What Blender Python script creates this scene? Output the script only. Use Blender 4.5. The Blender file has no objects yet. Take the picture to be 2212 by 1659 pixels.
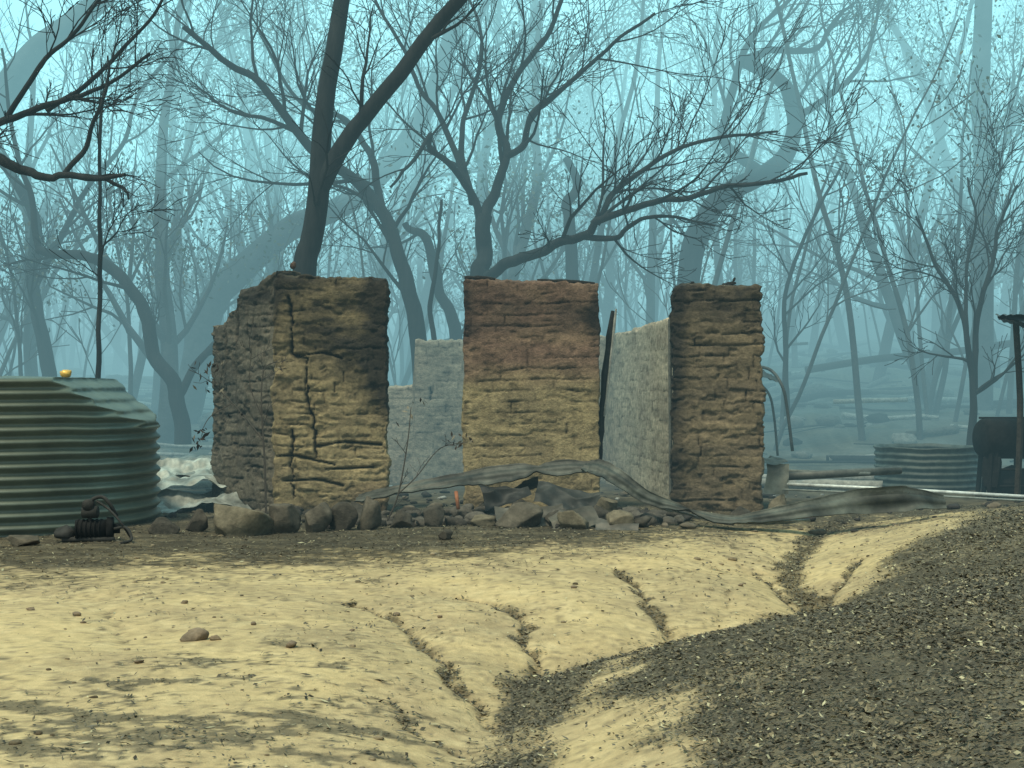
import bpy, math, random
import numpy as np
from mathutils import Vector, Matrix
rs = np.random.RandomState(7)
random.seed(7)
sc = bpy.context.scene
CAMH = 1.3; FP = 3039.0
def P(u, v, D):
    """survey bearing (u,v) + measured depth D in metres -> world position"""
    return np.array([(u-1106)/FP*D, D, CAMH-(v-830)/FP*D])

# ------------------------------------------------------------- noise
_perm = np.random.RandomState(3).rand(256*256)
def _h(i, j, k):
    n = (i*73856093) ^ (j*19349663) ^ (k*83492791)
    n = (n ^ (n >> 13)) * 1274126177
    n = n ^ (n >> 16)
    return _perm[n & 65535]
def vn(x, y, z=0.0):
    x, y, z = np.broadcast_arrays(np.asarray(x, float), np.asarray(y, float), np.asarray(z, float))
    xi = np.floor(x).astype(np.int64); yi = np.floor(y).astype(np.int64); zi = np.floor(z).astype(np.int64)
    fx = x-xi; fy = y-yi; fz = z-zi
    fx = fx*fx*(3-2*fx); fy = fy*fy*(3-2*fy); fz = fz*fz*(3-2*fz)
    def L(a, b, t): return a+(b-a)*t
    c0 = L(L(_h(xi, yi, zi), _h(xi+1, yi, zi), fx), L(_h(xi, yi+1, zi), _h(xi+1, yi+1, zi), fx), fy)
    c1 = L(L(_h(xi, yi, zi+1), _h(xi+1, yi, zi+1), fx), L(_h(xi, yi+1, zi+1), _h(xi+1, yi+1, zi+1), fx), fy)
    return L(c0, c1, fz)*2-1
def fbm(x, y, z=0.0, o=4):
    s = 0; a = 0.5; f = 1.0
    for i in range(o):
        s = s+a*vn(np.asarray(x)*f+i*17.3, np.asarray(y)*f+i*9.1, np.asarray(z)*f+i*4.7)
        a *= 0.5; f *= 2.03
    return s
def sst(a, b, x):
    t = np.clip((x-a)/(b-a), 0, 1); return t*t*(3-2*t)
def segdist(x, y, pts):
    d = np.full(np.shape(x), 1e9)
    for (x0, y0), (x1, y1) in zip(pts[:-1], pts[1:]):
        dx, dy = x1-x0, y1-y0
        t = np.clip(((x-x0)*dx+(y-y0)*dy)/(dx*dx+dy*dy+1e-12), 0, 1)
        d = np.minimum(d, np.hypot(x-x0-t*dx, y-y0-t*dy))
    return d
def inpoly(x, y, pts):
    ins = np.zeros(np.shape(x), bool)
    n = len(pts)
    for i in range(n):
        x0, y0 = pts[i]; x1, y1 = pts[(i+1) % n]
        if y0 == y1: continue
        c = ((y0 > y) != (y1 > y)) & (x < (x1-x0)*(y-y0)/(y1-y0)+x0)
        ins ^= c
    return ins
def sdf(x, y, pts):
    d = segdist(x, y, list(pts)+[pts[0]])
    return np.where(inpoly(x, y, pts), -d, d)

# ------------------------------------------------------------- mesh builder
class MB:
    def __init__(s): s.v = []; s.f = []; s.c = []; s.n = 0; s.dc = (1, 1, 1)
    def add(s, v, f, c=None):
        v = np.asarray(v, float).reshape(-1, 3); f = np.asarray(f, np.int64).reshape(-1, 4)
        s.v.append(v); s.f.append(f+s.n)
        if c is None: c = s.dc
        c = np.broadcast_to(np.asarray(c, float), (len(v), 3))
        s.c.append(c); s.n += len(v)
    def obj(s, name, mat, smooth=True, parent=None):
        v = np.concatenate(s.v); f = np.concatenate(s.f); c = np.concatenate(s.c)
        me = bpy.data.meshes.new(name)
        me.vertices.add(len(v)); me.vertices.foreach_set("co", v.astype(np.float32).ravel())
        me.loops.add(len(f)*4); me.loops.foreach_set("vertex_index", f.astype(np.int32).ravel())
        me.polygons.add(len(f)); me.polygons.foreach_set("loop_start", (np.arange(len(f))*4).astype(np.int32))
        try: me.polygons.foreach_set("loop_total", np.full(len(f), 4, np.int32))
        except Exception: pass
        me.polygons.foreach_set("use_smooth", np.full(len(f), smooth, bool))
        me.update(calc_edges=True)
        a = me.attributes.new("Col", 'FLOAT_COLOR', 'POINT')
        a.data.foreach_set("color", np.concatenate([c, np.ones((len(c), 1))], 1).astype(np.float32).ravel())
        o = bpy.data.objects.new(name, me); sc.collection.objects.link(o)
        me.materials.append(mat)
        if parent: o.parent = parent
        return o
def empty(name, loc=(0, 0, 0)):
    e = bpy.data.objects.new(name, None); e.location = (0, 0, 0); sc.collection.objects.link(e); return e

def grid_faces(nr, nc, wrap=False):
    r = np.arange(nr-1)[:, None]; c = np.arange(nc if wrap else nc-1)[None, :]
    c2 = (c+1) % nc
    a = r*nc+c; b = r*nc+c2; d = (r+1)*nc+c; e = (r+1)*nc+c2
    return np.stack([a, b, e, d], -1).reshape(-1, 4)

def tube(mb, pts, rad, sides=6, col=None, cap=False, flat=1.0):
    pts = np.asarray(pts, float); rad = np.asarray(rad, float)*np.ones(len(pts))
    if cap:
        pts = np.concatenate([pts[:1], pts, pts[-1:]]); rad = np.concatenate([[1e-4], rad, [1e-4]])
    t = np.gradient(pts, axis=0)
    if cap: t[0] = t[2]; t[1] = t[2]; t[-1] = t[-3]; t[-2] = t[-3]
    t /= (np.linalg.norm(t, axis=1)[:, None]+1e-9)
    m = np.abs(pts[-1]-pts[0]); ref = np.zeros(3); ref[int(np.argmin(m))] = 1
    n1 = np.cross(t, ref); n1 /= (np.linalg.norm(n1, axis=1)[:, None]+1e-9)
    n2 = np.cross(t, n1)
    a = np.linspace(0, 2*math.pi, sides, endpoint=False)
    ring = np.cos(a)[None, :, None]*n1[:, None, :]+np.sin(a)[None, :, None]*n2[:, None, :]*flat
    v = pts[:, None, :]+ring*rad[:, None, None]
    mb.add(v.reshape(-1, 3), grid_faces(len(pts), sides, True), col)

def smooth_path(pts, n):
    pts = np.asarray(pts, float); k = len(pts)
    if k < 3:
        t = np.linspace(0, 1, n)[:, None]; return pts[0]*(1-t)+pts[-1]*t
    p = np.concatenate([[2*pts[0]-pts[1]], pts, [2*pts[-1]-pts[-2]]])
    out = []
    for s in np.linspace(0, k-1-1e-6, n):
        i = int(s); t = s-i
        a, b, c, d = p[i], p[i+1], p[i+2], p[i+3]
        out.append(0.5*((2*b)+(-a+c)*t+(2*a-5*b+4*c-d)*t*t+(-a+3*b-3*c+d)*t**3))
    return np.array(out)

# ------------------------------------------------------------- materials
def new_mat(name):
    m = bpy.data.materials.new(name); m.use_nodes = True
    nt = m.node_tree; b = nt.nodes["Principled BSDF"]
    return m, nt, b
def mat(name, col=None, rough=0.9, metal=0.0, scale=8.0, lo=0.6, hi=1.3, bump=0.0, bscale=40.0, bdist=0.01, stretch=None, spec=0.3):
    m, nt, b = new_mat(name)
    N = nt.nodes; Lk = nt.links
    tc = N.new("ShaderNodeTexCoord")
    mp = N.new("ShaderNodeMapping"); Lk.new(tc.outputs["Object"], mp.inputs[0])
    if stretch: mp.inputs["Scale"].default_value = stretch
    no = N.new("ShaderNodeTexNoise"); no.inputs["Scale"].default_value = scale
    no.inputs["Detail"].default_value = 6; no.inputs["Roughness"].default_value = 0.65
    Lk.new(mp.outputs[0], no.inputs["Vector"])
    mr = N.new("ShaderNodeMapRange"); mr.inputs[1].default_value = 0.3; mr.inputs[2].default_value = 0.7
    mr.inputs[3].default_value = lo; mr.inputs[4].default_value = hi
    Lk.new(no.outputs["Fac"], mr.inputs[0])
    mx = N.new("ShaderNodeMix"); mx.data_type = 'RGBA'; mx.blend_type = 'MULTIPLY'; mx.inputs["Factor"].default_value = 1
    if col is None:
        at = N.new("ShaderNodeAttribute"); at.attribute_name = "Col"; Lk.new(at.outputs["Color"], mx.inputs[6])
    else:
        mx.inputs[6].default_value = (*col, 1)
    Lk.new(mr.outputs[0], mx.inputs[7])
    Lk.new(mx.outputs[2], b.inputs["Base Color"])
    b.inputs["Roughness"].default_value = rough; b.inputs["Metallic"].default_value = metal
    b.inputs["Specular IOR Level"].default_value = spec
    if bump > 0:
        n2 = N.new("ShaderNodeTexNoise"); n2.inputs["Scale"].default_value = bscale
        n2.inputs["Detail"].default_value = 5; n2.inputs["Roughness"].default_value = 0.7
        Lk.new(mp.outputs[0], n2.inputs["Vector"])
        bp = N.new("ShaderNodeBump"); bp.inputs["Strength"].default_value = bump; bp.inputs["Distance"].default_value = bdist
        Lk.new(n2.outputs["Fac"], bp.inputs["Height"]); Lk.new(bp.outputs[0], b.inputs["Normal"])
    return m
M_ground = mat("ground_clay", None, 0.95, scale=14, lo=0.8, hi=1.18, bump=0.6, bscale=45, bdist=0.02, spec=0.1)
M_wall = mat("mud_brick", None, 0.95, scale=22, lo=0.62, hi=1.32, bump=1.0, bscale=50, bdist=0.018, spec=0.1)
M_bark = mat("charred_bark", (0.026, 0.025, 0.024), 0.95, scale=6, lo=0.5, hi=1.7, bump=0.5, bscale=18, bdist=0.02, spec=0.1, stretch=(1, 1, .25))
M_bark2 = mat("grey_bark", (0.075, 0.07, 0.065), 0.9, scale=3, lo=0.45, hi=1.6, spec=0.15)
M_leaf = mat("scorched_leaves", None, 0.8, scale=2, lo=0.7, hi=1.3, spec=0.1)
M_litter = mat("litter", None, 0.85, scale=30, lo=0.8, hi=1.2, spec=0.15)
M_rock = mat("rock", None, 0.9, scale=14, lo=0.6, hi=1.35, bump=0.7, bscale=30, bdist=0.02, spec=0.2)
M_tank = mat("green_corrugated_steel", (0.125, 0.145, 0.105), 0.4, 0.15, scale=2.2, lo=0.7, hi=1.2, spec=0.5, bump=.15, bscale=5, bdist=.01)
M_metal = mat("burnt_galvanised_steel", None, 0.6, 0.2, scale=7, lo=0.5, hi=1.4, bump=0.25, bscale=12, bdist=0.01, spec=0.35)
M_black = mat("blackened_iron", (0.012, 0.012, 0.012), 0.9, 0.0, scale=12, lo=0.6, hi=1.6, bump=0.3, bscale=40, spec=0.12)
M_brass = mat("brass", (0.85, 0.5, 0.1), 0.35, 0.3, scale=20, lo=0.85, hi=1.1, spec=0.5)

# ------------------------------------------------------------- terrain
def plan(u, v): 
    D = CAMH*FP/(v-830.0); return ((u-1106)/FP*D, D)
gully = [(-0.3, 1.0), (-0.25, 4.0)]+[plan(*q) for q in [(1000, 1659), (1030, 1550), (1090, 1450), (1150, 1395), (1300, 1368), (1450, 1345), (1600, 1312), (1765, 1272), (1715, 1215), (1705, 1185), (1765, 1142)]]+[(3.4, 14.0), (5, 15.5)]
gy = np.array([g[1] for g in gully]); gx = np.array([g[0] for g in gully])
rills = [[plan(*q) for q in r] for r in [
    [(775, 1298), (830, 1318), (870, 1345), (950, 1398), (1010, 1440), (1065, 1478)],
    [(1000, 1282), (1060, 1296), (1100, 1312), (1130, 1340), (1150, 1385)],
    [(1330, 1225), (1372, 1250), (1400, 1290), (1425, 1310), (1443, 1345)],
    [(1640, 1205), (1690, 1235), (1760, 1268)],
    [(1860, 1195), (1800, 1235), (1762, 1270)]]]
rills_f = [[plan(*q) for q in r] for r in [
    [(1560, 1215), (1575, 1250), (1555, 1300)],
    [(190, 1310), (230, 1325), (262, 1365), (270, 1400)],
    [(830, 1480), (900, 1515), (985, 1545)], [(1450, 1240), (1520, 1210), (1640, 1200)]]]
def hfun(x, y):
    x = np.asarray(x, float); y = np.asarray(y, float)
    dg = segdist(x, y, gully); side = x > np.interp(y, gy, gx)
    B = np.interp(y, [3, 7, 9, 12.5, 16, 20], [0.38, 0.36, 0.28, 0.2, 0.03, 0.0])
    z = np.where(side, B*sst(0.05, 2.0, dg), 0.05*sst(0.3, 2.5, dg)*np.interp(y, [9, 13], [1, 0]))
    fade = np.interp(y, [3, 12, 14], [1, 0.7, 0.0])
    z = z-(0.12*np.exp(-(dg/0.55)**2)+0.06*np.exp(-(dg/0.18)**2))*fade
    w = fbm(x*3, y*3, 5.1)*0.09
    for r in rills:
        d = segdist(x+w, y+w, r)
        z = z-0.030*np.exp(-(d/0.03)**2)-0.04*np.exp(-(d/0.26)**2)
    for r in rills_f:
        d = segdist(x+w, y+w, r)
        z = z-0.010*np.exp(-(d/0.04)**2)-0.025*np.exp(-(d/0.28)**2)
    z = z+fbm(x*0.9, y*0.9, 0.3)*0.04+fbm(x*5, y*5, 2.0, 3)*0.008
    slope = 0.055+0.05*sst(-3, 10, x)
    far = np.clip(y, 18, 65)-18
    z = z+slope*far*sst(0, 6, far)+fbm(x*0.15, y*0.15, 9)*0.8*sst(20, 45, y)+fbm(x*0.7, y*0.7, 3)*0.25*sst(19, 28, y)
    return z
litA = [plan(*q) for q in [(1420, 1700), (1400, 1640), (1440, 1590), (1360, 1540), (1275, 1500), (1320, 1440), (1390, 1395), (1500, 1342), (1620, 1312), (1760, 1278), (1900, 1242), (2010, 1195), (2120, 1150), (2300, 1110)]]+[(14, 14.5), (14, 1), (0.9, 1), (0.5, 4.2)]
litB = [plan(*q) for q in [(1095, 1405), (1150, 1388), (1250, 1374), (1400, 1345), (1440, 1348), (1385, 1395), (1300, 1435), (1250, 1490), (1215, 1560), (1170, 1620), (1190, 1700), (940, 1700), (985, 1570), (1060, 1480), (1100, 1440)]]
cx = [plan(*q) for q in [(0, 1268), (300, 1250), (500, 1250), (800, 1228), (1000, 1212), (1400, 1172), (1750, 1134), (2000, 1140)]]
cxx = np.array([c[0] for c in cx]); cyy = np.array([c[1] for c in cx])
def masks(x, y):
    n1 = fbm(x*2.2, y*2.2, 1.0, 5); n2 = fbm(x*9, y*9, 4.0, 4); n3 = fbm(x*26, y*34, 14.0, 3)
    wob = n1*0.28+n2*0.12
    lit = np.maximum(sst(0.16, -0.20, sdf(x, y, litA)+wob*1.1+n3*.14), sst(0.08, -0.10, sdf(x, y, litB)+wob*0.5+n3*.06))
    lit = lit*(1-.6*sst(.18, .34, n1+n2*.3)*sst(1.3, .2, x-np.interp(y, gy, gx))*sst(7, 6, y))
    char = sst(-0.8, 0.9, y-np.interp(x, cxx, cyy)+wob*2.4+fbm(x*1.6, y*3, 7)*1.0+n3*1.6+n2*.6)
    bl = sst(6.9, 4.9, y)*sst(-0.1, -1.0, x)
    st = fbm(x*2.6, y*6.5, 11.0, 5)
    pat = sst(0.08, 0.36, st*1.1+bl*0.32-0.16+n2*0.45+n3*.8+n1*.2)*sst(8.4, 6.2, y)*sst(0.4, -0.4, x)
    d = np.full(np.shape(x), 9.0)
    w = fbm(np.asarray(x)*3, np.asarray(y)*3, 5.1)*0.09
    for r in rills: d = np.minimum(d, segdist(x+w, y+w, r))
    for r in rills_f: d = np.minimum(d, segdist(x+w, y+w, r)+0.03)
    dg = segdist(x, y, gully[8:])
    ril = sst(0.05, 0.005, d+n2*0.06+n3*.04)
    ril = np.maximum(ril, sst(0.15, 0.03, dg+n2*0.12)*sst(7.5, 9, y))
    return lit, char, pat, ril, n1, n2, n3
def mix(a, b, t): t = np.asarray(t)[..., None]; return a*(1-t)+b*t
def gcolor(x, y):
    lit, char, pat, ril, n1, n2, n3 = masks(x, y)
    c = mix(np.array([0.57, 0.435, 0.225]), np.array([0.44, 0.335, 0.185]), np.clip(0.45+n1*1.3, 0, 1))
    c = mix(c, np.array([0.62, 0.49, 0.27]), np.clip(n2*1.3, 0, 0.6))
    sp = fbm(x*22, y*22, 3.3, 3)
    stn = fbm(x*1.1, y*3.2, 19.0, 5)
    c = mix(c, np.array([0.33, 0.26, 0.15]), np.clip(sst(0.05, 0.40, stn+n3*.6)*0.45, 0, 1))
    c = mix(c, np.array([0.20, 0.16, 0.10]), sst(0.14, 0.40, sp+n3*.3)*0.55)
    c = mix(c, np.array([0.12, 0.105, 0.072]), pat*0.82)
    ch = mix(np.array([0.040, 0.036, 0.028]), np.array([0.155, 0.128, 0.082]), np.clip(0.2+fbm(x*3, y*6, 8)*1.0+sp*0.7+n3*.5, 0, 1))
    far = mix(ch, np.array([0.15, 0.145, 0.125]), sst(15, 20, y)*np.clip(0.4+n1, 0, 1))
    c = mix(c, far, char*0.93)
    c = mix(c, mix(np.array([0.085, 0.078, 0.058]), np.array([0.22, 0.19, 0.125]), np.clip(0.25+n2+sp*0.7+n1, 0, 1)), lit*0.96)
    c = mix(c, np.array([0.07, 0.06, 0.042]), ril*0.72)
    return np.clip(c, 0.01, 0.9)
ys = np.concatenate([np.arange(-6, 3.4, 0.4), np.arange(3.4, 9, 0.022), np.arange(9, 15, 0.035), np.arange(15, 22, 0.12), np.arange(22, 70, 0.5), np.array([72, 76, 82, 90, 105, 130, 170, 240, 350])])
xh = np.concatenate([np.arange(0, 4.6, 0.024), np.arange(4.6, 9, 0.07), np.arange(9, 30, 0.45), np.array([31, 33, 36, 40, 48, 60, 90, 140, 220])])
xs = np.concatenate([-xh[:0:-1], xh])
X, Y = np.meshgrid(xs, ys)
Z = hfun(X, Y)
mb = MB(); mb.add(np.stack([X, Y, Z], -1).reshape(-1, 3), grid_faces(len(ys), len(xs)), gcolor(X, Y).reshape(-1, 3))
mb.obj("ground", M_ground)

# ------------------------------------------------------------- leaf litter & debris chips
def chips(mb, x, y, length, width, cols, lift=0.006, tilt=0.5):
    n = len(x); z = hfun(x, y)+lift*rs.rand(n)
    a = rs.rand(n)*2*math.pi
    d = np.stack([np.cos(a), np.sin(a), rs.randn(n)*tilt*0.6], 1)
    e = np.stack([-np.sin(a), np.cos(a), rs.randn(n)*tilt], 1)
    p = np.stack([x, y, z+0.004], 1)
    L = length[:, None]; W = width[:, None]
    v = np.stack([p-d*L*0.5, p+e*W*0.5, p+d*L*0.5, p-e*W*0.5], 1)
    v[:, :, 2] = np.maximum(v[:, :, 2], (z-0.002)[:, None])
    mb.add(v.reshape(-1, 3), np.arange(n*4).reshape(-1, 4), np.repeat(cols, 4, 0))
def litcols(n, pale=0.035):
    base = np.array([0.105, 0.097, 0.073])*(0.3+1.15*rs.rand(n, 1))
    br = np.array([0.22, 0.185, 0.115])*(0.6+0.6*rs.rand(n, 1))
    pl = np.array([0.52, 0.48, 0.30])*(0.6+0.5*rs.rand(n, 1))
    k = rs.rand(n, 1)
    return np.where(k < pale, pl, np.where(k < 0.28, br, base))
mb = MB()
for (n, y0, y1, s) in [(240000, 3.4, 7.0, .85), (190000, 7.0, 13.6, 1.05)]:
    x = rs.uniform(-1.2, 6.4, n); y = rs.uniform(y0, y1, n)
    k = np.abs(x) < 0.42*y+0.3
    x = x[k]; y = y[k]
    lit, char, pat, ril, n1, n2, n3 = masks(x, y)
    k = rs.rand(len(x)) < np.maximum(lit*(.7+n1*.7), ril*0.7)*0.85+0.012
    x = x[k]; y = y[k]; m = len(x)
    chips(mb, x, y, (0.010+0.036*rs.rand(m)**2)*s, (0.004+0.013*rs.rand(m))*s, litcols(m), 0.014, 0.45)
mb.obj("leaf_litter", M_litter, False)
mb = MB()
n = 200000
x = rs.uniform(-6, 6, n); y = rs.uniform(3.6, 15, n)
k = np.abs(x) < 0.42*y+0.3; x = x[k]; y = y[k]
lit, char, pat, ril, n1, n2, n3 = masks(x, y)
k = rs.rand(len(x)) < np.clip(char*0.5+pat*0.8+ril*0.7+0.06*(1+2.5*n1), 0, 1)*(1-lit); x = x[k]; y = y[k]; m = len(x)
chips(mb, x, y, 0.008+0.055*rs.rand(m)**3, 0.004+0.012*rs.rand(m)**2, litcols(m, 0.05), 0.008, 0.35)
mb.obj("charred_twig_litter", M_litter, False)

# ------------------------------------------------------------- rocks
def rock(mb, c, size, seed, col, res=(14, 22), cuts=9, yaw=None):
    r = np.random.RandomState(seed)
    th = np.linspace(1e-3, math.pi-1e-3, res[0]); ph = np.linspace(0, 2*math.pi, res[1], endpoint=False)
    T, F = np.meshgrid(th, ph, indexing='ij')
    p = np.stack([np.sin(T)*np.cos(F), np.sin(T)*np.sin(F), np.cos(T)], -1).reshape(-1, 3)
    for i in range(cuts):
        nrm = r.randn(3); nrm /= np.linalg.norm(nrm); cc = r.uniform(0.45, 0.8)
        d = p@nrm; ex = np.maximum(d-cc, 0); p = p-ex[:, None]*nrm*0.97
    p = p*(1+0.14*fbm(p[:, 0]*2+seed, p[:, 1]*2, p[:, 2]*2)+0.05*fbm(p[:, 0]*7+seed, p[:, 1]*7, p[:, 2]*7))[:, None]
    q = p*np.asarray(size)
    a = r.uniform(-0.6, 0.6) if yaw is None else yaw
    R = np.array([[math.cos(a), -math.sin(a), 0], [math.sin(a), math.cos(a), 0], [0, 0, 1]])
    q = q@R.T+np.asarray(c)
    mb.add(q, grid_faces(res[0], res[1], True), np.asarray(col)*(1+0.35*fbm(p[:, 0]*3+seed, p[:, 1]*3, p[:, 2]*3))[:, None])
RC = [(0.16, 0.135, 0.09), (0.115, 0.098, 0.072), (0.18, 0.15, 0.10), (0.075, 0.065, 0.05)]
rk = [(518, 1178, 12.0, .64, .34, 0), (610, 1170, 12.2, .30, .36, 1), (680, 1164, 12.3, .31, .32, 1), (742, 1166, 12.4, .28, .25, 3), (800, 1158, 12.5, .26, .31, 1),
      (350, 1172, 12.0, .34, .14, 3), (425, 1165, 12.2, .22, .20, 3), (870, 1150, 12.7, .28, .18, 3), (935, 1148, 12.8, .24, .2, 3), (1040, 1132, 12.9, .28, .14, 0),
      (1125, 1142, 12.7, .46, .22, 1), (1060, 1085, 13.6, .3, .2, 3), (1240, 1150, 12.5, .36, .2, 0), (1335, 1155, 12.5, .36, .16, 2), (1290, 1120, 12.9, .3, .2, 3),
      (1200, 1135, 12.8, .2, .15, 3), (1385, 1145, 12.6, .26, .12, 3), (1680, 1085, 13.8, .26, .24, 2), (1690, 1110, 13.5, .30, .16, 2), (1600, 1112, 13.8, .22, .12, 3),
      (45, 1188, 11.0, .34, .10, 1), (960, 1180, 11.6, .16, .1, 3), (770, 1095, 13.2, .3, .22, 3), (1310, 1100, 13.4, .3, .3, 0), (1000, 1100, 13.2, .3, .15, 3)]
for i, (u, v, D, w, h, ci) in enumerate(rk):
    mb = MB(); p = P(u, v, D); g = float(hfun(p[0], p[1]))
    rock(mb, (p[0], D+w*0.2, g+h*0.33), (w*0.56, w*0.42, h*0.66), 20+i, RC[ci], (20, 30), 14)
    mb.obj("boulder", M_rock)
mb = MB()
for u, v, w in [(422, 1400, .13), (628, 1408, .07), (66, 1338, .05), (950, 1330, .04), (400, 1322, .05), (300, 1450, .05), (855, 1322, .05), (548, 1365, .04), (1240, 1275, .05), (465, 1400, .06), (760, 1365, .03), (180, 1365, .03), (1600, 1240, .05), (165, 1345, .05)]:
    x, y = plan(u, v); rock(mb, (x, y, float(hfun(x, y))+w*0.12), (w*0.6, w*0.45, w*0.34), int(u), (0.22, 0.17, 0.115), (10, 14), 12)
for i in range(420):
    y = rs.uniform(4.5, 14); x = rs.uniform(-0.4, 0.4)*y; w = rs.uniform(0.004, 0.011)+0.02*rs.rand()**9
    if y > 9.5: w *= 1.8
    rock(mb, (x, y, float(hfun(x, y))+w*0.1), (w, w*0.8, w*0.5), 500+i, np.array([0.20, 0.16, 0.10])*rs.uniform(0.4, 1.6), (5, 7), 3)
mb.obj("pebbles", M_rock)
mb = MB()
for i in range(520):
    y = rs.uniform(12.6, 20); x = rs.uniform(-3.6, 4.2) if rs.rand() < .85 else rs.uniform(-6, 7)
    w = 0.02+0.07*rs.rand()**3
    k = rs.rand(); col = np.array([0.05, 0.045, 0.04]) if k < .6 else (np.array([0.17, 0.14, 0.10]) if k < .93 else np.array([0.42, 0.42, 0.38]))
    rock(mb, (x, y, float(hfun(x, y))+w*0.3), (w*rs.uniform(.8, 1.8), w, w*0.6), 1500+i, col, (6, 9), 5)
for i in range(260):
    u = rs.uniform(600, 1480); D = rs.uniform(12.9, 14.0); p = P(u, 1100, D); w = rs.uniform(0.03, 0.10)
    rock(mb, (p[0], D, float(hfun(p[0], D))+w*0.5*rs.rand()+.05*max(0, 1-abs(u-1150)/250)), (w*rs.uniform(.8, 1.8), w, w*0.7), 2500+i, np.array([0.07, 0.062, 0.05])*rs.uniform(.4, 2.0), (7, 10), 8)
mb.obj("rubble", M_rock)

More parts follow.
